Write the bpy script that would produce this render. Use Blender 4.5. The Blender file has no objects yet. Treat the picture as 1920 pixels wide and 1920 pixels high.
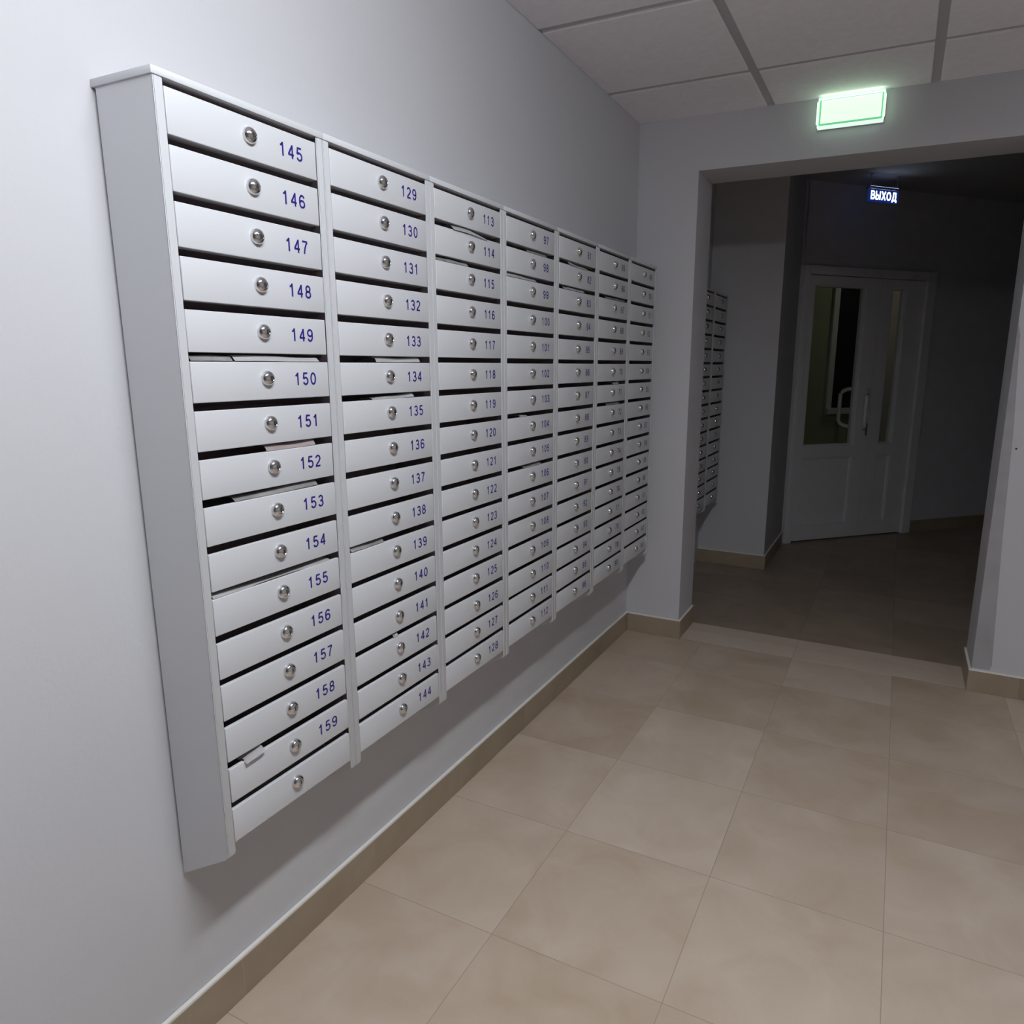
import bpy, bmesh, math, random
from mathutils import Vector, Matrix

random.seed(7)
SC = bpy.context.scene
COL = SC.collection

# ------------------------------------------------------------------ camera
cam = bpy.data.cameras.new('camera')
camo = bpy.data.objects.new('camera', cam)
COL.objects.link(camo)
YAW, PITCH, ROLL = math.radians(25.5495), math.radians(-11.6648), math.radians(0.4761)
F = Vector((-math.sin(YAW) * math.cos(PITCH), math.cos(YAW) * math.cos(PITCH), math.sin(PITCH)))
R0 = Vector((math.cos(YAW), math.sin(YAW), 0))
U0 = R0.cross(F)
R = R0 * math.cos(ROLL) + U0 * math.sin(ROLL)
U = -R0 * math.sin(ROLL) + U0 * math.cos(ROLL)
m = Matrix((R, U, -F)).transposed().to_4x4()
m.translation = (1.2324, -0.8073, 1.4267)
camo.matrix_world = m
cam.sensor_width = 36.0
cam.lens = 36.0 * 1319.566 / 1920.0
cam.shift_x = -85.59 / 1920.0
cam.shift_y = -7.48 / 1920.0
cam.clip_start = 0.02
cam.clip_end = 60
SC.camera = camo

# ------------------------------------------------------------------ world, exposure, lamp settings
w = bpy.data.worlds.new('world')
SC.world = w
w.use_nodes = True
w.node_tree.nodes['Background'].inputs[0].default_value = (0.5, 0.55, 0.7, 1)
w.node_tree.nodes['Background'].inputs[1].default_value = 0.0
SC.view_settings.view_transform = 'Standard'
SC.view_settings.look = 'None'
SC.view_settings.gamma = 1.0
SC.view_settings.use_curve_mapping = False
SC.view_settings.exposure = 0.0
SC.cycles.max_bounces = 12
SC.cycles.diffuse_bounces = 8
SC.cycles.use_denoising = True
LAMP_POS = (1.22, -0.26)          # tube lamp on the ceiling, above the camera
LAMP_POWER = 156.0
EXIT_POWER = 1.0                  # emergency light over the opening
SIGN_POWER = 2.6
VEST_POWER = 2.0                  # small lamp in the vestibule behind the door

# ------------------------------------------------------------------ materials
def mat(name, base, rough=0.5, metal=0.0, bump=0.0, bscale=200.0, var=0.0, vscale=3.0, spec=0.5):
    M = bpy.data.materials.new(name)
    M.use_nodes = True
    nt = M.node_tree
    b = nt.nodes['Principled BSDF']
    b.inputs['Base Color'].default_value = (*base, 1)
    b.inputs['Roughness'].default_value = rough
    b.inputs['Metallic'].default_value = metal
    b.inputs['Specular IOR Level'].default_value = spec
    tc = nt.nodes.new('ShaderNodeTexCoord')
    if var > 0:
        n = nt.nodes.new('ShaderNodeTexNoise')
        n.inputs['Scale'].default_value = vscale
        n.inputs['Detail'].default_value = 5
        nt.links.new(tc.outputs['Object'], n.inputs['Vector'])
        r = nt.nodes.new('ShaderNodeValToRGB')
        r.color_ramp.elements[0].position = 0.3
        r.color_ramp.elements[1].position = 0.7
        r.color_ramp.elements[0].color = (*[c * (1 - var) for c in base], 1)
        r.color_ramp.elements[1].color = (*[min(1, c * (1 + var)) for c in base], 1)
        nt.links.new(n.outputs[0], r.inputs[0])
        nt.links.new(r.outputs[0], b.inputs['Base Color'])
    if bump > 0:
        n2 = nt.nodes.new('ShaderNodeTexNoise')
        n2.inputs['Scale'].default_value = bscale
        n2.inputs['Detail'].default_value = 4
        nt.links.new(tc.outputs['Object'], n2.inputs['Vector'])
        bp = nt.nodes.new('ShaderNodeBump')
        bp.inputs['Strength'].default_value = bump
        bp.inputs['Distance'].default_value = 0.002
        nt.links.new(n2.outputs[0], bp.inputs['Height'])
        nt.links.new(bp.outputs[0], b.inputs['Normal'])
    return M

def emit(name, col, strength):
    M = bpy.data.materials.new(name)
    M.use_nodes = True
    b = M.node_tree.nodes['Principled BSDF']
    b.inputs['Base Color'].default_value = (*[c * .8 for c in col], 1)
    b.inputs['Emission Color'].default_value = (*col, 1)
    b.inputs['Emission Strength'].default_value = strength
    return M

def tile_mat(name, ox, oy, size, c_lo, c_hi, grout, gw=0.0011, rough=0.42, axis='XY'):
    """square stone-look tiles: one tone per tile, soft cloudy veins, thin joints"""
    M = bpy.data.materials.new(name)
    M.use_nodes = True
    nt = M.node_tree
    L = nt.links.new
    b = nt.nodes['Principled BSDF']
    tc = nt.nodes.new('ShaderNodeTexCoord')
    sep = nt.nodes.new('ShaderNodeSeparateXYZ')
    L(tc.outputs['Object'], sep.inputs[0])
    def math_(op, a, bb=None):
        n = nt.nodes.new('ShaderNodeMath')
        n.operation = op
        for i, v in enumerate((a, bb)):
            if v is None:
                continue
            if isinstance(v, (int, float)):
                n.inputs[i].default_value = v
            else:
                L(v, n.inputs[i])
        return n.outputs[0]
    cells, edges = [], []
    for k, (ax, o) in enumerate(zip(axis, (ox, oy))):
        v = math_('DIVIDE', math_('SUBTRACT', sep.outputs['XYZ'.index(ax)], o), size)
        cells.append(math_('FLOOR', v))
        fr = math_('FRACT', v)
        edges.append(math_('MULTIPLY', math_('MINIMUM', fr, math_('SUBTRACT', 1.0, fr)), size))
    comb = nt.nodes.new('ShaderNodeCombineXYZ')
    L(cells[0], comb.inputs[0])
    if len(cells) > 1:
        L(cells[1], comb.inputs[1])
    wn = nt.nodes.new('ShaderNodeTexWhiteNoise')
    wn.noise_dimensions = '3D'
    L(comb.outputs[0], wn.inputs['Vector'])
    # veins: stretched cloudy noise shifted per tile
    mul = nt.nodes.new('ShaderNodeVectorMath')
    mul.operation = 'MULTIPLY_ADD'
    L(wn.outputs['Color'], mul.inputs[0])
    mul.inputs[1].default_value = (9, 9, 9)
    L(tc.outputs['Object'], mul.inputs[2])
    nz = nt.nodes.new('ShaderNodeTexNoise')
    nz.inputs['Scale'].default_value = 5.0
    nz.inputs['Detail'].default_value = 6
    nz.inputs['Roughness'].default_value = 0.55
    nz.inputs['Distortion'].default_value = 0.6
    L(mul.outputs[0], nz.inputs['Vector'])
    t = math_('ADD', math_('MULTIPLY', wn.outputs['Value'], 0.30), math_('MULTIPLY', nz.outputs[0], 0.90))
    r = nt.nodes.new('ShaderNodeValToRGB')
    r.color_ramp.elements[0].position = 0.3
    r.color_ramp.elements[1].position = 0.85
    r.color_ramp.elements[0].color = (*c_lo, 1)
    r.color_ramp.elements[1].color = (*c_hi, 1)
    L(t, r.inputs[0])
    e = edges[0] if len(edges) == 1 else math_('MINIMUM', edges[0], edges[1])
    g = math_('LESS_THAN', e, gw)
    mix = nt.nodes.new('ShaderNodeMix')
    mix.data_type = 'RGBA'
    L(g, mix.inputs['Factor'])
    L(r.outputs[0], mix.inputs['A'])
    mix.inputs['B'].default_value = (*grout, 1)
    L(mix.outputs['Result'], b.inputs['Base Color'])
    b.inputs['Roughness'].default_value = rough
    bp = nt.nodes.new('ShaderNodeBump')
    bp.inputs['Strength'].default_value = 0.4
    bp.inputs['Distance'].default_value = 0.001
    bp.invert = True
    L(g, bp.inputs['Height'])
    L(bp.outputs[0], b.inputs['Normal'])
    return M

WALLC = (0.545, 0.55, 0.578)
M_wall = mat('wall_paint', WALLC, 0.75, bump=0.22, bscale=90, var=0.015, vscale=2)
M_tile_ceil = mat('ceiling_tile', (0.86, 0.84, 0.885), 0.9, bump=0.3, bscale=260, var=0.03, vscale=40)
M_tbar = mat('ceiling_tee', (0.48, 0.475, 0.5), 0.6)  # white tees, with the shade of the grooves put into the grey
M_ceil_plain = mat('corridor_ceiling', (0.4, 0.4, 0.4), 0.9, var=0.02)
FLO, FHI, GR = (0.43, 0.335, 0.246), (0.59, 0.50, 0.41), (0.35, 0.28, 0.215)
M_floor = tile_mat('floor_tile', 0.8763, 0.5102, 0.45, FLO, FHI, GR)
M_floor_shade = tile_mat('shaded_floor_tile', 0.8763, 0.31, 0.45, (0.25, 0.19, 0.14), (0.34, 0.275, 0.215), (0.2, 0.16, 0.12))  # floor tile darkened so its colour carries the corridor's shade
M_thresh = tile_mat('threshold_tile', 0.8763, 0.1, 0.9, (0.54, 0.44, 0.345), (0.60, 0.51, 0.415), GR)
M_base_y = tile_mat('baseboard_tile_y', 0.11, 0, 0.45, (0.27, 0.215, 0.15), (0.37, 0.305, 0.225), (0.34, 0.29, 0.22), axis='Y')
M_base_x = tile_mat('baseboard_tile_x', 0.02, 0, 0.45, (0.27, 0.215, 0.15), (0.37, 0.305, 0.225), (0.34, 0.29, 0.22), axis='X')
M_caulk = mat('white_caulk', (0.78, 0.77, 0.74), 0.5)
M_enamel = mat('white_enamel', (0.585, 0.60, 0.63), 0.38, bump=0.06, bscale=500)
M_inside = mat('shaded_inner_sheet', (0.36, 0.30, 0.315), 0.7)  # inner sheet coloured darker to deepen the shade in the slots
M_chrome = mat('chrome', (0.70, 0.70, 0.71), 0.10, metal=1.0)
M_keyway = mat('keyway', (0.02, 0.02, 0.02), 0.5)
M_ink = mat('blue_ink', (0.02, 0.011, 0.2), 0.5)
M_paper = mat('white_paper', (0.66, 0.65, 0.66), 0.7, var=0.04, vscale=20)
M_paperg = mat('grey_newsprint', (0.42, 0.41, 0.41), 0.8, var=0.25, vscale=30)
M_paperp = mat('pinkish_paper', (0.56, 0.48, 0.49), 0.7, var=0.08, vscale=20)
M_pvc = mat('white_pvc', (0.70, 0.70, 0.72), 0.35)
M_strip = mat('grey_strip', (0.36, 0.355, 0.37), 0.8, var=0.06, vscale=12)
M_green = mat('green_wall_paint', (0.36, 0.37, 0.25), 0.7)
M_vest = mat('pale_wall_paint', (0.55, 0.47, 0.46), 0.7)
M_vfloor = mat('vestibule_floor', (0.30, 0.31, 0.27), 0.6)
M_dark = mat('dark_plastic', (0.03, 0.03, 0.035), 0.4)
M_plate = emit('blue_sign_plate', (0.008, 0.028, 0.22), 0.55)
M_metal = mat('grey_metal', (0.45, 0.45, 0.46), 0.4, metal=0.8)

def glass_mat(name, tint=(0.9, 0.93, 0.9)):
    M = bpy.data.materials.new(name)
    M.use_nodes = True
    nt = M.node_tree
    b = nt.nodes['Principled BSDF']
    out = nt.nodes['Material Output']
    tr = nt.nodes.new('ShaderNodeBsdfTransparent')
    tr.inputs[0].default_value = (*tint, 1)
    gl = nt.nodes.new('ShaderNodeBsdfGlossy')
    gl.inputs['Roughness'].default_value = 0.02
    fr = nt.nodes.new('ShaderNodeFresnel')
    fr.inputs[0].default_value = 1.45
    mx = nt.nodes.new('ShaderNodeMixShader')
    ge = nt.nodes.new('ShaderNodeNewGeometry')
    mu = nt.nodes.new('ShaderNodeMath')
    mu.operation = 'MULTIPLY_ADD'          # no reflection from inside the pane
    nt.links.new(ge.outputs['Backfacing'], mu.inputs[0])
    mu.inputs[1].default_value = -1.0
    mu.inputs[2].default_value = 1.0
    m2 = nt.nodes.new('ShaderNodeMath')
    m2.operation = 'MULTIPLY'
    nt.links.new(fr.outputs[0], m2.inputs[0])
    nt.links.new(mu.outputs[0], m2.inputs[1])
    nt.links.new(m2.outputs[0], mx.inputs[0])
    nt.links.new(tr.outputs[0], mx.inputs[1])
    nt.links.new(gl.outputs[0], mx.inputs[2])
    nt.links.new(mx.outputs[0], out.inputs[0])
    nt.nodes.remove(b)
    return M
M_glass = glass_mat('door_glass')

# ------------------------------------------------------------------ mesh helpers
def bx(bm, x0, x1, y0, y1, z0, z1, bev=0.0, seg=2):
    vs = [bm.verts.new(p) for p in ((x0, y0, z0), (x1, y0, z0), (x1, y1, z0), (x0, y1, z0),
                                    (x0, y0, z1), (x1, y0, z1), (x1, y1, z1), (x0, y1, z1))]
    fs = [bm.faces.new([vs[i] for i in q]) for q in ((3, 2, 1, 0), (4, 5, 6, 7), (0, 1, 5, 4), (1, 2, 6, 5), (2, 3, 7, 6), (3, 0, 4, 7))]
    if bev > 0:
        es = list({e for f in fs for e in f.edges})
        bmesh.ops.bevel(bm, geom=es, offset=bev, segments=seg, affect='EDGES', profile=0.5)

def prism(bm, pts, axis, a, b):
    """polygon pts (2-D) extruded along axis from a to b; y: pts are (x,z); z: pts are (x,y)"""
    def P(p, t):
        return (p[0], t, p[1]) if axis == 'y' else ((p[0], p[1], t) if axis == 'z' else (t, p[0], p[1]))
    va = [bm.verts.new(P(p, a)) for p in pts]
    vb = [bm.verts.new(P(p, b)) for p in pts]
    n = len(pts)
    bm.faces.new(va)
    bm.faces.new(vb[::-1])
    for i in range(n):
        bm.faces.new((va[i], vb[i], vb[(i + 1) % n], va[(i + 1) % n]))

def lathe(bm, prof, seg=28, axis='x', c=(0, 0, 0)):
    rings = []
    for h, r in prof:
        ring = []
        for k in range(seg):
            a = 2 * math.pi * k / seg
            u, v = r * math.cos(a), r * math.sin(a)
            p = (h, u, v) if axis == 'x' else (u, v, h)
            ring.append(bm.verts.new((p[0] + c[0], p[1] + c[1], p[2] + c[2])))
        rings.append(ring)
    for a, b in zip(rings, rings[1:]):
        for k in range(seg):
            bm.faces.new((a[k], a[(k + 1) % seg], b[(k + 1) % seg], b[k]))
    bm.faces.new(rings[0][::-1])
    bm.faces.new(rings[-1])

def tube(bm, pts, r, seg=12):
    pts = [Vector(p) for p in pts]
    rings = []
    for i, p in enumerate(pts):
        d = (pts[min(i + 1, len(pts) - 1)] - pts[max(i - 1, 0)]).normalized()
        up = Vector((0, 0, 1)) if abs(d.z) < 0.9 else Vector((1, 0, 0))
        a = d.cross(up).normalized()
        b = d.cross(a).normalized()
        rings.append([bm.verts.new(p + a * r * math.cos(2 * math.pi * k / seg) + b * r * math.sin(2 * math.pi * k / seg)) for k in range(seg)])
    for a, b in zip(rings, rings[1:]):
        for k in range(seg):
            bm.faces.new((a[k], a[(k + 1) % seg], b[(k + 1) % seg], b[k]))
    bm.faces.new(rings[0][::-1])
    bm.faces.new(rings[-1])

def mesh(name, bm, mats, smooth=False):
    bmesh.ops.recalc_face_normals(bm, faces=bm.faces)
    me = bpy.data.meshes.new(name)
    bm.to_mesh(me)
    bm.free()
    for x in (mats if isinstance(mats, (list, tuple)) else [mats]):
        me.materials.append(x)
    if smooth:
        for p in me.polygons:
            p.use_smooth = True
        me.set_sharp_from_angle(angle=math.radians(40))
    return me

def obj(name, me, parent=None, loc=(0, 0, 0), rot=(0, 0, 0), **props):
    o = bpy.data.objects.new(name, me)
    COL.objects.link(o)
    o.location = loc
    o.rotation_euler = rot
    if parent is not None:
        o.parent = parent
    for k, v in props.items():
        o[k] = v
    return o

def B(*boxes, bev=0.0):
    bm = bmesh.new()
    for b in boxes:
        bx(bm, *b, bev=bev)
    return bm

def struct(name, bm, m_, label=None, parent=None, loc=(0, 0, 0), rot=(0, 0, 0)):
    o = obj(name, mesh(name, bm, m_), parent, loc, rot)
    if parent is None:
        o['kind'] = 'structure'
        o['category'] = name.split('_')[0]
    if label:
        o['label'] = label
    return o

# ------------------------------------------------------------------ lettering drawn as flat strokes
def arc(cx, cy, rx, ry, a0, a1, n=16):
    return [(cx + rx * math.cos(math.radians(a0 + (a1 - a0) * k / n)), cy + ry * math.sin(math.radians(a0 + (a1 - a0) * k / n))) for k in range(n + 1)]

SIX = [arc(.35, .31, .245, .25, 0, 360, 24), [(.105, .33), (.108, .52)] + arc(.36, .60, .252, .34, 180, 30, 12)]
GLYPH = {
    '0': [arc(.35, .5, .245, .44, 0, 360, 28)],
    '1': [[(.37, 0), (.37, 1)], [(.13, .735), (.26, .81), (.37, .95)]],
    '2': [arc(.345, .70, .235, .24, 165, -28, 14) + [(.47, .47), (.30, .31), (.15, .15), (.115, .06)], [(.06, .06), (.60, .06)]],
    '3': [arc(.335, .715, .21, .225, 160, -80, 14), arc(.335, .285, .25, .235, 82, -162, 16), [(.27, .515), (.37, .515)]],
    '4': [[(.475, 0), (.475, 1)], [(.475, .95), (.09, .30)], [(.05, .285), (.63, .285)]],
    '5': [[(.57, .94), (.19, .94), (.125, .50)], [(.125, .50)] + arc(.345, .325, .245, .27, 132, -160, 18)],
    '6': SIX,
    '7': [[(.07, .94), (.60, .94)], [(.585, .92), (.44, .70), (.34, .45), (.28, .2), (.255, 0)]],
    '8': [arc(.35, .725, .205, .22, 0, 360, 22), arc(.35, .285, .245, .235, 0, 360, 24)],
    '9': [[(.70 - x, 1 - y) for x, y in p] for p in SIX],
    '\u0412': [[(.10, 0), (.10, 1)], [(.10, .93), (.34, .93)] + arc(.34, .73, .19, .20, 80, -80, 8) + [(.10, .53)], [(.10, .51)] + [(.36, .51)] + arc(.36, .29, .22, .22, 80, -80, 8) + [(.10, .07)]],
    '\u042b': [[(.10, 0), (.10, 1)], [(.10, .54), (.30, .54)] + arc(.30, .305, .21, .235, 80, -80, 8) + [(.10, .07)], [(.70, 0), (.70, 1)]],
    '\u0425': [[(.05, 0), (.60, 1)], [(.60, 0), (.05, 1)]],
    '\u041e': [arc(.36, .5, .28, .43, 0, 360, 28)],
    '\u0414': [[(.03, .07), (.70, .07)], [(.07, .13), (.07, -.16)], [(.66, .13), (.66, -.16)], [(.14, .07), (.21, .45), (.23, .93), (.57, .93), (.57, .07)]],
}
ADV = {'\u0412': .74, '\u042b': .93, '\u0425': .76, '\u041e': .86, '\u0414': .74}

def ribbon(bm, path, w, place):
    n = len(path)
    closed = n > 3 and abs(path[0][0] - path[-1][0]) + abs(path[0][1] - path[-1][1]) < 1e-6
    pts = path[:-1] if closed else path
    n = len(pts)
    L, Rr = [], []
    for i, p in enumerate(pts):
        p = Vector(p)
        a = Vector(pts[i - 1]) if (i > 0 or closed) else None
        b = Vector(pts[(i + 1) % n]) if (i < n - 1 or closed) else None
        d1 = (p - a).normalized() if a is not None else (b - p).normalized()
        d2 = (b - p).normalized() if b is not None else d1
        t = (d1 + d2)
        t = t.normalized() if t.length > 1e-6 else d1
        nrm = Vector((-t.y, t.x))
        c = max(.45, nrm.dot(Vector((-d1.y, d1.x))))
        L.append(bm.verts.new(place(p + nrm * (w / 2 / c))))
        Rr.append(bm.verts.new(place(p - nrm * (w / 2 / c))))
    for i in range(n if closed else n - 1):
        j = (i + 1) % n
        bm.faces.new((L[i], Rr[i], Rr[j], L[j]))

def lettering(txt, height, stroke, place, adv=.79):
    """flat stroke letters centred on the origin; place(u, v) gives the 3-D point"""
    bm = bmesh.new()
    total = sum(ADV.get(c, adv) for c in txt) - .09
    x = -total / 2
    for c in txt:
        for path in GLYPH[c]:
            ribbon(bm, path, stroke, lambda q, x=x: place((x + q.x) * height, (q.y - .5) * height))
        x += ADV.get(c, adv)
    return bm

# ------------------------------------------------------------------ measured sizes (metres)
L_, T_ = 2.6456, 0.2642           # near face of the wall with the opening, its thickness
OX0, OX1, ZL = 0.2945, 1.639, 2.3054
ZC, ZC2 = 2.5403, 2.76            # lobby ceiling, corridor ceiling
BH, BT = 0.1026, 0.012
D, W = 0.1482, 0.36035            # mailbox depth, column width
ZB, SL = 0.4906, 0.0911
XR, YB = 3.6, -5.6               # right and rear walls, out of frame

# ------------------------------------------------------------------ setting: lobby
struct('floor', B((-0.1, XR + .1, YB - .1, L_ + .012, -0.1, 0)), M_floor, 'beige stone look tiled floor of the lobby')
struct('floor_corridor', B((-0.1, XR + .1, L_ + .012, 8.2, -0.1, 0)), M_floor_shade, 'tiled floor of the dark corridor, shade put into its colour')
struct('wall_left', B((-0.2, 0, YB, 4.17, 0, 2.9)), M_wall, 'long pale grey painted wall carrying the mailboxes')
struct('wall_right', B((XR, XR + .2, YB, 8.2, 0, 2.9)), M_wall, 'grey wall on the right beyond the frame')
struct('wall_near', B((-0.2, XR + .2, YB - .2, YB, 0, 2.9)), M_wall, 'grey wall behind the viewer')
struct('wall_far', B((0, OX0, L_, L_ + T_, 0, 2.9), (OX1, XR, L_, L_ + T_, 0, 2.9), (OX0, OX1, L_, L_ + T_, ZL, 2.9)), M_wall,
       'grey wall with the wide opening under the green light')

# suspended ceiling: tee grid with tiles standing slightly proud of it
GX, GY, GS = 0.6048, 2.2379, 0.6412
bm = bmesh.new()
gap = 0.017
xs = [0.0] + [GX + GS * k for k in range(0, 5) if GX + GS * k < XR - .1] + [XR]
ys = [YB] + sorted(GY - GS * k for k in range(0, 13) if GY - GS * k > YB + .1) + [L_]
for a, b in zip(xs, xs[1:]):
    for c, d in zip(ys, ys[1:]):
        if b - a < .05 or d - c < .05:
            continue
        bx(bm, a + (gap if a > 0 else 0), b - (gap if b < XR else 0), c + (gap if c > YB else 0), d - (gap if d < L_ else 0), ZC, ZC + .02, bev=0.002, seg=1)
ce = struct('ceiling', bm, M_tile_ceil, 'white suspended ceiling of square tiles in a grid')
struct('ceiling_grid', B((0, XR, YB, L_, ZC + .007, ZC + .03)), M_tbar, 'tee grid of the suspended ceiling, greyed for groove shade', parent=ce)
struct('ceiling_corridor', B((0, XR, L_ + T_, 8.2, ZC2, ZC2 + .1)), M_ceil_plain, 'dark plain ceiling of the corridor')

def baseboard(name, segs, m_, label):
    bm = bmesh.new()
    for s in segs:
        bx(bm, *s, 0, BH - .004, bev=0.0015, seg=1)
    o = struct(name, bm, m_, label)
    bm = bmesh.new()
    for x0, x1, y0, y1 in segs:
        bx(bm, x0 + .001, x1 - .001, y0 + .001, y1 - .001, BH - .005, BH + .001)
    obj('caulk_line', mesh('caulk_line', bm, M_caulk), o, label='thin white caulk line')
baseboard('baseboard_left', [(0, BT, YB, L_)], M_base_y, 'beige tile baseboard under the mailbox wall')
baseboard('baseboard_far', [(BT, OX0 + BT, L_ - BT, L_)], M_base_x, 'beige tile baseboard left of the opening')
baseboard('baseboard_jamb', [(OX0, OX0 + BT, L_, L_ + T_)], M_base_y, 'beige tile baseboard inside the left jamb')
baseboard('baseboard_far_right', [(OX1 - BT, XR, L_ - BT, L_)], M_base_x, 'beige tile baseboard right of the opening')
baseboard('baseboard_jamb_right', [(OX1 - BT, OX1, L_, L_ + T_)], M_base_y, 'beige tile baseboard inside the right jamb')
struct('trim_threshold', B((OX0 + BT, OX1 - BT, L_ + .01, L_ + T_, 0, 0.0012)), M_thresh, 'lighter tile strip on the floor in the opening')
# thin grey strip beside the right jamb, narrowing upward
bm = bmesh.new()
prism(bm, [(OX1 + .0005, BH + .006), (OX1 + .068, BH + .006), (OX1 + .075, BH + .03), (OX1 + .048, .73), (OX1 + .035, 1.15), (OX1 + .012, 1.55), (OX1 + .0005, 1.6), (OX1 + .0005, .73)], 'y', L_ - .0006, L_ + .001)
struct('trim_strip', bm, M_strip, 'thin grey strip beside the right jamb of the opening')

# ------------------------------------------------------------------ setting: corridor beyond the opening
struct('wall_corridor', B((-0.2, 0.475, 4.17, 5.35, 0, 2.9)), M_wall, 'projecting grey wall at the end of the dark corridor')
baseboard('baseboard_corridor', [(0, 0.475 + BT, 4.17 - BT, 4.17)], M_base_x, 'beige tile baseboard on the dark projecting wall')
baseboard('baseboard_corridor_side', [(0.475, 0.475 + BT, 4.17, 4.98)], M_base_y, 'tile baseboard in the recess before the white door')
# diagonal frame: local x runs along the wall, local y goes away from the viewer
DO, DR = (0.529, 5.038, 0), (0, 0, math.radians(45))
S1, ZD = 1.245, 2.165
struct('wall_diagonal', B((S1, 3.6, 0, .2, 0, 2.9), (-0.06, S1, 0, .2, ZD, 2.9), (-.25, -.045, 0.0, .2, 0, 2.9)), M_wall, 'dark slanting wall around the white door', loc=DO, rot=DR)
bm = bmesh.new()
bx(bm, S1 + .01, 3.5, -BT, 0, 0, BH)
struct('baseboard_diagonal', bm, M_base_x, 'tile baseboard on the dark slanting wall', loc=DO, rot=DR)

# ------------------------------------------------------------------ vestibule behind the glazed door
VN = 1.25
struct('wall_vestibule', B((-.6, 1.43, VN, VN + .15, 0, 2.7), (1.43, 1.86, VN, VN + .15, 0, 0.95), (1.43, 1.86, VN, VN + .15, 2.35, 2.7),
                           (-.75, -.6, .2, VN + .15, 0, 2.7)), M_green, 'green painted vestibule wall behind the glass', loc=DO, rot=DR)
struct('wall_vestibule_right', B((1.86, 2.7, VN, VN + .15, 0, 2.7), (2.55, 2.7, .2, VN, 0, 2.7)), M_vest, 'pale vestibule wall right of its dark window', loc=DO, rot=DR)
struct('ceiling_vestibule', B((-.75, 2.7, .2, VN + .15, 2.7, 2.8)), M_ceil_plain, 'ceiling of the small vestibule', loc=DO, rot=DR)
bm = B((1.29, 1.355, VN - .03, VN + .05, 0.93, 2.4), (1.355, 1.90, VN - .03, VN + .05, 2.33, 2.4), (1.84, 1.90, VN - .03, VN + .05, 1.0, 2.33), (1.29, 1.90, VN - .06, VN + .05, 0.94, 1.0), bev=.003)
wn = struct('window_1', bm, M_pvc, 'white framed dark window seen through the door glass', loc=DO, rot=DR)
bm = B((1.355, 1.84, VN - .012, VN - .006, .995, 2.335))
nightglass = mat('night_pane', (0.004, 0.006, 0.008), 0.05)
obj('pane', mesh('pane', bm, nightglass), wn, label='dark window pane')

# ------------------------------------------------------------------ white double door
dr = bpy.data.objects.new('door_1', None)
COL.objects.link(dr)
dr.location, dr.rotation_euler = DO, DR
dr['kind'] = 'structure'
dr['category'] = 'door'
dr['label'] = 'white plastic double door with narrow glass panes in the dark corridor'
obj('door_frame', mesh('door_frame', B((-.045, .008, -.02, .09, 0, ZD), (1.155, S1, -.02, .09, 0, ZD), (.008, 1.155, -.02, .09, 2.10, ZD), bev=.004), M_pvc), dr)

def leaf(s0, s1, g0, g1, name):
    z0, zg0, zg1, z1 = 0.012, 0.785, 2.03, 2.095
    zp0, zp1 = 0.13, 0.695
    n0, n1 = 0.0, 0.068
    bm = B((s0, g0, n0, n1, z0, z1), (g1, s1, n0, n1, z0, z1), (g0, g1, n0, n1, zg1, z1), (g0, g1, n0, n1, zp1, zg0), (g0, g1, n0, n1, z0, zp0))
    lf = obj(name, mesh(name, bm, M_pvc), dr)
    b = .014
    bm = bmesh.new()
    for za, zb in ((zg0, zg1), (zp0, zp1)):
        for q in ((g0, g0 + b, za, zb), (g1 - b, g1, za, zb), (g0 + b, g1 - b, zb - b, zb), (g0 + b, g1 - b, za, za + b)):
            bx(bm, q[0], q[1], n0 + .006, n1 - .006, q[2], q[3], bev=.004)
    obj('glazing_bead', mesh('glazing_bead', bm, M_pvc), lf)
    obj('glass_pane', mesh('glass_pane', B((g0 + .006, g1 - .006, .03, .036, zg0 + .006, zg1 - .006)), M_glass), lf, label='clear glass pane')
    obj('lower_panel', mesh('lower_panel', B((g0 + .006, g1 - .006, .018, .05, zp0 + .006, zp1 - .006)), M_pvc), lf)
    return lf
lf1 = leaf(0.012, 0.700, 0.065, 0.565, 'door_leaf')
lf2 = leaf(0.706, 1.150, 0.820, 0.968, 'door_leaf')

def pull(sb, nb, sa, na, zt, zb, lab, parent):
    pts = []
    for k in range(7):
        a = math.pi / 2 * k / 6
        pts.append((sb + (sa - sb) * .7 * (1 - math.sin(a)), nb + (na - nb) * .7 * (1 - math.sin(a)), zt - .055 * (1 - math.cos(a))))
    top = [(sa, na, zt)] + pts
    bot = [(p[0], p[1], zt + zb - p[2]) for p in top][::-1]
    bm = bmesh.new()
    tube(bm, top + bot, .016)
    for z in (zt, zb):
        bx(bm, sa - .02, sa + .02, min(na, na + (.006 if na <= 0 else -.006)) - .004, max(na, na) + .002, z - .02, z + .02, bev=.002)
    obj('pull_handle', mesh('pull_handle', bm, M_pvc, True), parent, label=lab)
pull(0.590, -0.075, 0.655, -0.001, 1.225, 0.93, 'white pull handle on the near side', lf1)
pull(0.515, 0.140, 0.600, 0.069, 1.235, 0.93, 'white pull handle seen through the glass', lf1)
obj('lock_plate', mesh('lock_plate', B((.675, .693, -.004, .004, .86, .96), bev=.002), M_metal), lf1, label='small metal lock plate')
obj('hinge', mesh('hinge', B((1.143, 1.163, -.03, -.001, 1.75, 1.86), bev=.005), M_pvc), dr)
obj('hinge', mesh('hinge', B((1.143, 1.163, -.03, -.001, .30, .41), bev=.005), M_pvc), dr)

# ------------------------------------------------------------------ mailboxes
ROW0, PITCH_, DH = 1.7776, 0.0848, 0.0702
Y0, Y1 = 0.0178, 0.3403
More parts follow.
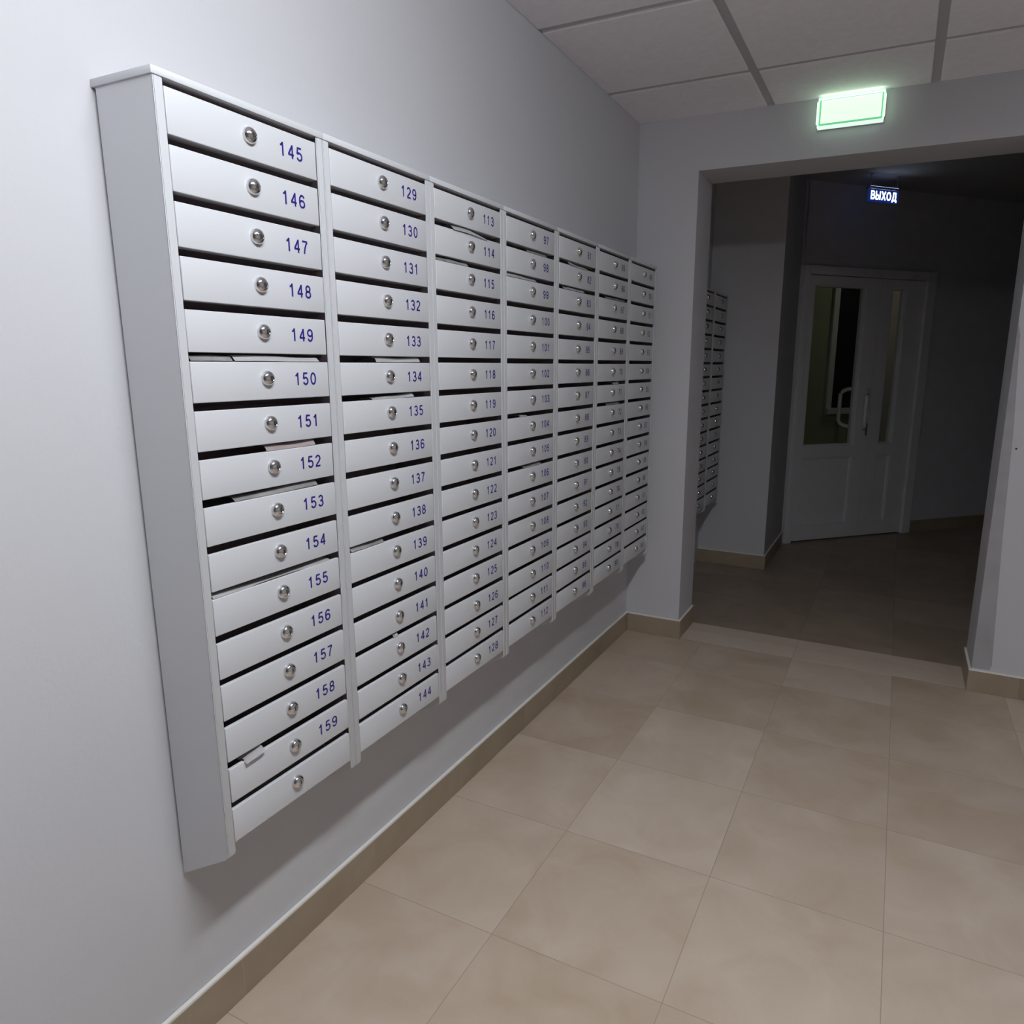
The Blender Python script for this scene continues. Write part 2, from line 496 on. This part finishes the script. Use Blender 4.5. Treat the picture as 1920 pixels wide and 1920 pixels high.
# door: a pressed steel tray, face rounded at the edges with folded returns
bm = bmesh.new()
bx(bm, -.0085, 0, Y0, Y1, 0, DH, bev=.0015, seg=3)
bx(bm, -.024, -.004, Y0 + .001, Y1 - .001, .0002, .0014)
ME_door = mesh('mailbox_door', bm, M_enamel, True)
bm = bmesh.new()
lathe(bm, [(0, .0142), (.0032, .0142), (.0066, .0131), (.0094, .0107), (.0110, .0080), (.0114, .0070), (.0108, .0064), (.0116, .0050), (.0120, .0022)], 32, 'x')
me = mesh('lock', bm, [M_chrome, M_keyway], True)
bm = bmesh.new()
bm.from_mesh(me)
n0 = len(bm.faces)
bx(bm, .0110, .0123, -.0011, .0011, -.0042, .0042)
bm.faces.ensure_lookup_table()
for f in bm.faces[n0:]:
    f.material_index = 1
bm.to_mesh(me)
bm.free()
ME_lock = me

def side_mesh(mirror):
    bm = bmesh.new()
    prof = [(.008, 1.8585), (D - .002, 1.8585), (D - .002, ZB - .008), (D - .012, ZB - .018), (.008, ZB - SL)]
    f = lambda a: (W - .0014 - a) if mirror else a
    a, b = sorted((f(0), f(.0016)))
    prism(bm, prof, 'y', a, b)
    fl = [(D - .004, 1.8585), (D, 1.8585), (D, ZB - .004), (D - .004, ZB - .012)]
    a, b = sorted((f(0), f(.0165)))
    nb = len(bm.faces)
    bm2 = bmesh.new()
    prism(bm2, fl, 'y', a, b)
    bmesh.ops.recalc_face_normals(bm2, faces=bm2.faces)
    bmesh.ops.bevel(bm2, geom=list(bm2.edges), offset=.0014, segments=2, affect='EDGES')
    t = bpy.data.meshes.new('t')
    bm2.to_mesh(t)
    bm2.free()
    bm.from_mesh(t)
    bpy.data.meshes.remove(t)
    return mesh('side_panel', bm, M_enamel, True)
ME_sideL, ME_sideR = side_mesh(False), side_mesh(True)
bm = bmesh.new()
bx(bm, 0.0, D + .001, .0003, W - .0006, 1.8588, 1.8712, bev=.0012, seg=2)
ME_lid = mesh('lid', bm, M_enamel, True)
bm = bmesh.new()
bx(bm, 0.0, D + .001, -.003, W - .0006, 1.8588, 1.8712, bev=.0012, seg=2)
ME_lid_end = mesh('lid', bm, M_enamel, True)
bm = bmesh.new()
bx(bm, .008, .010, .002, W - .003, ZB - SL + .02, 1.856)
prism(bm, [(D - .009, ROW0 - 15 * PITCH_ + .0005), (D - .009, ROW0 - 15 * PITCH_ - .001), (.010, ZB - SL + .02), (.010, ZB - SL + .022)], 'y', .002, W - .003)
ME_back = mesh('back_panel', bm, M_enamel)
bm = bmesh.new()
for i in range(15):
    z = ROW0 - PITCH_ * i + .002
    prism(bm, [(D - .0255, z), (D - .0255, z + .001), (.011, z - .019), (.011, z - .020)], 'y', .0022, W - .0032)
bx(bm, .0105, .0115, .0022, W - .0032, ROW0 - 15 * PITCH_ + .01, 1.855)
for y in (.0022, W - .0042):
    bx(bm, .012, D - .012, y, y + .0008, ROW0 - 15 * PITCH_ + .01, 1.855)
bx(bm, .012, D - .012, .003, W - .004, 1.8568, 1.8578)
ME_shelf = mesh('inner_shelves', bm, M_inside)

def number_mesh(txt):
    bm = lettering(txt, .0245, .15, lambda u, v: Vector((.0004, u, v)), .85)
    for f in bm.faces:
        f.normal_update()
        if f.normal.x < 0:
            f.normal_flip()
    me = bpy.data.meshes.new('number')
    bm.to_mesh(me)
    bm.free()
    me.materials.append(M_ink)
    return me

def column(y, first, label, group, last_blank=False, numbers=True):
    root = bpy.data.objects.new('mailbox_cabinet', None)
    COL.objects.link(root)
    root.location = (0, y, 0)
    root.empty_display_size = .1
    root['label'], root['category'], root['group'], root['kind'] = label, 'mailboxes', group, 'thing'
    obj('lid', ME_lid_end if last_blank else ME_lid, root)
    obj('side_panel', ME_sideL, root)
    obj('side_panel', ME_sideR, root)
    obj('back_panel', ME_back, root)
    obj('inner_shelves', ME_shelf, root, label='inside of the boxes, coloured darker for shade')
    for i in range(16):
        dz = random.uniform(-.0006, .0006)
        rz = random.gauss(0, .0022)
        d_ = obj('door', ME_door, root, (D - .0002 + random.uniform(-.0004, .0006), random.uniform(-.0005, .0005), ROW0 - PITCH_ * i + dz), (0, 0, rz))
        obj('lock', ME_lock, d_, (0, .178, .040), (random.uniform(-.12, .12), 0, 0), label='round chrome lock')
        if numbers and not (last_blank and i == 15):
            obj('number', number_mesh(str(first + i)), d_, (0, .276, .0375), label='blue number %d' % (first + i))
    return root

G1 = 'mailbox columns on the lit left wall'
for c in range(7):
    first = 145 - 16 * c
    hi = first + (14 if c == 0 else 15)
    extra = ['nearest column, its outer side panel showing', 'second column from the near end', 'third column from the near end', 'middle column of the row',
             'fifth column from the near end', 'sixth column from the near end', 'last column, beside the grey wall with the opening'][c]
    column(c * W, first, 'white mailbox column numbered %d to %d, %s' % (first, hi, extra), G1, last_blank=(c == 0))
G2 = 'mailbox columns in the dark corridor'
column(4.062 - W, 0, 'white mailbox column in the dark corridor, the farther of two by the projecting wall', G2, numbers=False)
column(4.062 - 2 * W, 0, 'white mailbox column in the dark corridor, half hidden by the left jamb', G2, numbers=False)

# ------------------------------------------------------------------ post sticking in the slots
def letter(c, i, ya, yb, m_, label, out=0.0, h=0.011, tilt=0.0, sag=0.0, name='letter'):
    """a sheet or folded leaflet standing in the slot above door i of column c"""
    zt = ROW0 - PITCH_ * i + DH
    n = 14
    bm = bmesh.new()
    prof = [(-.0015 + out, .0012 if out < .004 else -.0015), (-.0045 + out * .4, h * .5), (-.0085, h * .86), (-.015, h), (-.032, h * .8), (-.075, -.006)]
    wgt = (.35, 1, 1, 1, .6, 0)
    rows = []
    ph = random.uniform(0, 6)
    for k in range(n + 1):
        t = k / n
        y = ya + (yb - ya) * t
        wob = .0009 * math.sin(ph + t * 7) + tilt * (t - .5)
        dip = sag * (1 - (2 * t - 1) ** 2)
        row = []
        for j, (px, pz) in enumerate(prof):
            z = zt + pz + (wob + dip) * wgt[j]
            z = min(z, zt + .0134) if out < .004 or j > 1 else z
            if j < 3 and (out < .004 or j > 0):
                z = max(z, zt + .0011)
            row.append(bm.verts.new((D + px + .0012 * math.sin(ph * 2 + t * 5) * wgt[j], c * W + y, z)))
        rows.append(row)
    for a, b in zip(rows, rows[1:]):
        for j in range(len(prof) - 1):
            bm.faces.new((a[j], a[j + 1], b[j + 1], b[j]))
    g = bmesh.ops.solidify(bm, geom=list(bm.faces), thickness=.0007)
    o = obj(name, mesh(name, bm, m_, True))
    o['label'], o['category'], o['group'] = label, 'paper', 'post in the mailbox slots'
    return o
letter(0, 5, .020, .105, M_paperg, 'grey leaflet in the slot above door 150, left half')
letter(0, 5, .110, .318, M_paper, 'wide white paper in the slot above door 150', tilt=-.002)
letter(0, 7, .165, .292, M_paperp, 'pinkish paper in the slot above door 152', h=.0125, tilt=.002)
letter(0, 8, .085, .292, M_paperg, 'grey paper lying in the slot above door 153', tilt=.003, h=.010)
letter(0, 10, .020, .315, M_paper, 'long white sheet bent along the slot above door 155', h=.006, tilt=-.003, sag=-.002)
letter(0, 14, .052, .098, M_paper, 'crumpled white scrap poking out above door 159', out=.010, h=.006, tilt=.012)
letter(1, 5, .135, .300, M_paper, 'white paper filling the slot above door 134', h=.012, tilt=.001)
letter(1, 6, .120, .272, M_paper, 'curled white paper in the slot above door 135', h=.008, tilt=.007)
letter(1, 10, .022, .135, M_paperg, 'grey leaflet in the slot above door 139', h=.010)
letter(1, 13, .158, .176, M_paper, 'tiny white paper corner above door 142', h=.012)
letter(2, 1, .095, .262, M_paper, 'white flyer bulging out of the slot above door 114', out=.006, h=.010, tilt=-.007, sag=.004)
letter(2, 2, .022, .170, M_paperg, 'grey paper in the slot above door 115')
letter(3, 1, .150, .285, M_paperg, 'grey paper in the slot above door 98')
letter(3, 2, .022, .215, M_paper, 'white paper in the slot above door 99', h=.0115, tilt=-.002)
letter(3, 7, .105, .150, M_paper, 'small white corner of paper above door 104', h=.006)
letter(3, 9, .120, .250, M_paperg, 'grey sheet in the slot above door 106', h=.009)
letter(4, 1, .090, .255, M_paper, 'white flyer sticking out of the slot above door 82', out=.005, h=.010, tilt=-.007)
letter(4, 2, .060, .240, M_paper, 'white paper in the slot above door 83', h=.011)
letter(5, 2, .090, .310, M_paperg, 'grey paper in the slot above door 67', h=.011)
letter(5, 6, .195, .260, M_paper, 'small white paper in the slot above door 71', h=.010, tilt=.006)
letter(5, 7, .120, .270, M_paperg, 'grey paper in the slot above door 72', h=.010)

# ------------------------------------------------------------------ lamps and signs
lp = bpy.data.objects.new('ceiling_lamp', None)
COL.objects.link(lp)
lp.location = (*LAMP_POS, ZC)
lp['label'], lp['category'] = 'long white tube lamp on the lobby ceiling behind the viewer', 'lamp'
HL, HW = .52, .042
obj('lamp_base', mesh('lamp_base', B((-HW, HW, -HL, HL, -.022, 0), bev=.002), M_pvc), lp)
bm = bmesh.new()
prof = [(HW * .92 * math.cos(math.pi * k / 16), -.022 - .033 * math.sin(math.pi * k / 16)) for k in range(17)]
prism(bm, prof, 'y', -HL + .02, HL - .02)
obj('lamp_diffuser', mesh('lamp_diffuser', bm, emit('lamp_light', (0.935, 0.965, 1.0), LAMP_POWER), True), lp, label='glowing opal diffuser')
prof = [(HW * math.cos(math.pi * k / 16), -.020 - .044 * math.sin(math.pi * k / 16)) for k in range(17)]
for a, b in ((-HL, -HL + .02), (HL - .02, HL)):
    bm = bmesh.new()
    prism(bm, prof, 'y', a, b)
    obj('end_cap', mesh('end_cap', bm, M_pvc), lp)

# green emergency light over the opening
ex = bpy.data.objects.new('emergency_light', None)
COL.objects.link(ex)
ex.location = (0.937, L_, 2.4705)
ex['label'], ex['category'] = 'glowing pale green emergency light box above the opening', 'emergency light'
hw, hh = .132, .0585
bm = bmesh.new()
out_ = []
for k in range(9):
    t = -1 + 2 * k / 8
    out_.append((hw - .004 + .004 * (1 - t * t), t * hh))
poly = out_ + [(-x, z) for x, z in reversed(out_)]
prism(bm, poly, 'y', -.012, 0)
obj('housing', mesh('housing', bm, M_pvc), ex)
bm = bmesh.new()
rim_in = [(hw - .014, -hh + .012), (hw - .014, hh - .012), (-hw + .014, hh - .012), (-hw + .014, -hh + .012)]
for q in ((-hw, hw, hh - .008, hh), (-hw, hw, -hh, -hh + .0065)):
    bx(bm, q[0] + .003, q[1] - .003, -.046, -.012, q[2], q[3], bev=.002)
for s in (-1, 1):
    pl = [(s * (hw - .008), -hh + .0065)] + [(s * x, max(-hh + .0065, min(hh - .008, z))) for x, z in out_] + [(s * (hw - .008), hh - .008)]
    prism(bm, pl if s > 0 else pl[::-1], 'y', -.046, -.012)
obj('cover_rim', mesh('cover_rim', bm, emit('exit_rim_light', (0.70, 1.0, 0.80), EXIT_POWER)), ex, label='pale green glowing rim')
bm = bmesh.new()
bx(bm, -hw + .008, hw - .008, -.034, -.012, -hh + .0065, hh - .008)
obj('screen_border', mesh('screen_border', bm, emit('exit_border_light', (0.12, 0.38, 0.19), EXIT_POWER)), ex, label='darker green screen edge')
bm = bmesh.new()
bx(bm, -hw + .0155, hw - .0145, -.037, -.034, -hh + .0175, hh - .0105, bev=.0015)
obj('screen', mesh('screen', bm, emit('exit_screen_light', (0.72, 1.05, 0.72), EXIT_POWER)), ex, label='bright pale green screen')

bm = bmesh.new()  # added strips that throw the glow onto ceiling and wall
bx(bm, -hw + .012, hw - .012, -.040, -.014, hh + .0002, hh + .0012)
for s in (-1, 1):
    xa, xb = sorted((s * (hw + .0002), s * (hw + .0012)))
    bx(bm, xa, xb, -.044, -.030, -hh + .016, hh - .016)
obj('added_glow_strip', mesh('added_glow_strip', bm, emit('exit_added_glow', (0.80, 1.0, 0.70), EXIT_POWER * 1.4)), ex, label='added glow strips on the top and sides')

# hanging exit sign in the corridor, parallel to the slanting wall
sg = bpy.data.objects.new('exit_sign', None)
COL.objects.link(sg)
sg.matrix_world = Matrix.Translation(DO) @ Matrix.Rotation(math.radians(45), 4, 'Z') @ Matrix.Translation((0.358, -0.3, 2.624))
sg['label'], sg['category'] = 'blue hanging exit sign with glowing white letters in the dark corridor', 'exit sign'
obj('sign_plate', mesh('sign_plate', B((-.138, .135, 0, .006, -.049, .036), bev=.001), M_plate), sg, label='blue sign plate')
obj('sign_housing', mesh('sign_housing', B((-.140, .140, -.012, .020, .036, .052), bev=.003), M_metal), sg, label='grey top housing')
obj('light_strip', mesh('light_strip', B((-.125, .125, -.010, .018, .0525, .0545)), emit('sign_strip_light', (0.45, 0.55, 1.0), SIGN_POWER * .35)), sg, label='bluish light strip on top')
for x in (-.118, .122):
    bm = bmesh.new()
    lathe(bm, [(.05, .003), (ZC2 - 2.624 - .006, .003), (ZC2 - 2.624 - .006, .012), (ZC2 - 2.624, .012)], 12, 'z', (x, .004, 0))
    obj('hanging_rod', mesh('hanging_rod', bm, M_metal, True), sg)
bm = lettering('\u0412\u042b\u0425\u041e\u0414', .058, .17, lambda u, v: Vector((u * 1.0, -.0016, v - .004)))
bmesh.ops.solidify(bm, geom=list(bm.faces), thickness=.0008)
obj('sign_letters', mesh('sign_letters', bm, emit('sign_letter_light', (0.80, 0.92, 1.0), SIGN_POWER)), sg, label='glowing white letters')

# small lamp inside the vestibule
vl = bpy.data.objects.new('vestibule_lamp', None)
COL.objects.link(vl)
vl.matrix_world = Matrix.Translation(DO) @ Matrix.Rotation(math.radians(45), 4, 'Z') @ Matrix.Translation((1.75, .5, 2.7))
vl['label'], vl['category'] = 'small dim ceiling lamp in the vestibule, hidden by the door', 'lamp'
bm = bmesh.new()
lathe(bm, [(0, .09), (-.02, .09), (-.022, .08)], 24, 'z')
obj('lamp_rim', mesh('lamp_rim', bm, M_pvc, True), vl)
bm = bmesh.new()
lathe(bm, [(-.0225, .078), (-.045, .06), (-.055, .03)], 24, 'z')
obj('lamp_diffuser', mesh('lamp_diffuser', bm, emit('vestibule_light', (0.95, 0.97, 0.78), VEST_POWER * 7), True), vl, label='glowing diffuser')

# small dark screw left in the wall right of the opening
bm = bmesh.new()
lathe(bm, [(0, .002), (.006, .002), (.006, .0038), (.0085, .003)], 12, 'z')
o = obj('wall_screw', mesh('wall_screw', bm, M_dark, True), None, (1.691, L_, 1.093), (math.radians(90), 0, 0))
o['label'], o['category'] = 'tiny dark screw in the grey wall right of the opening', 'screw'
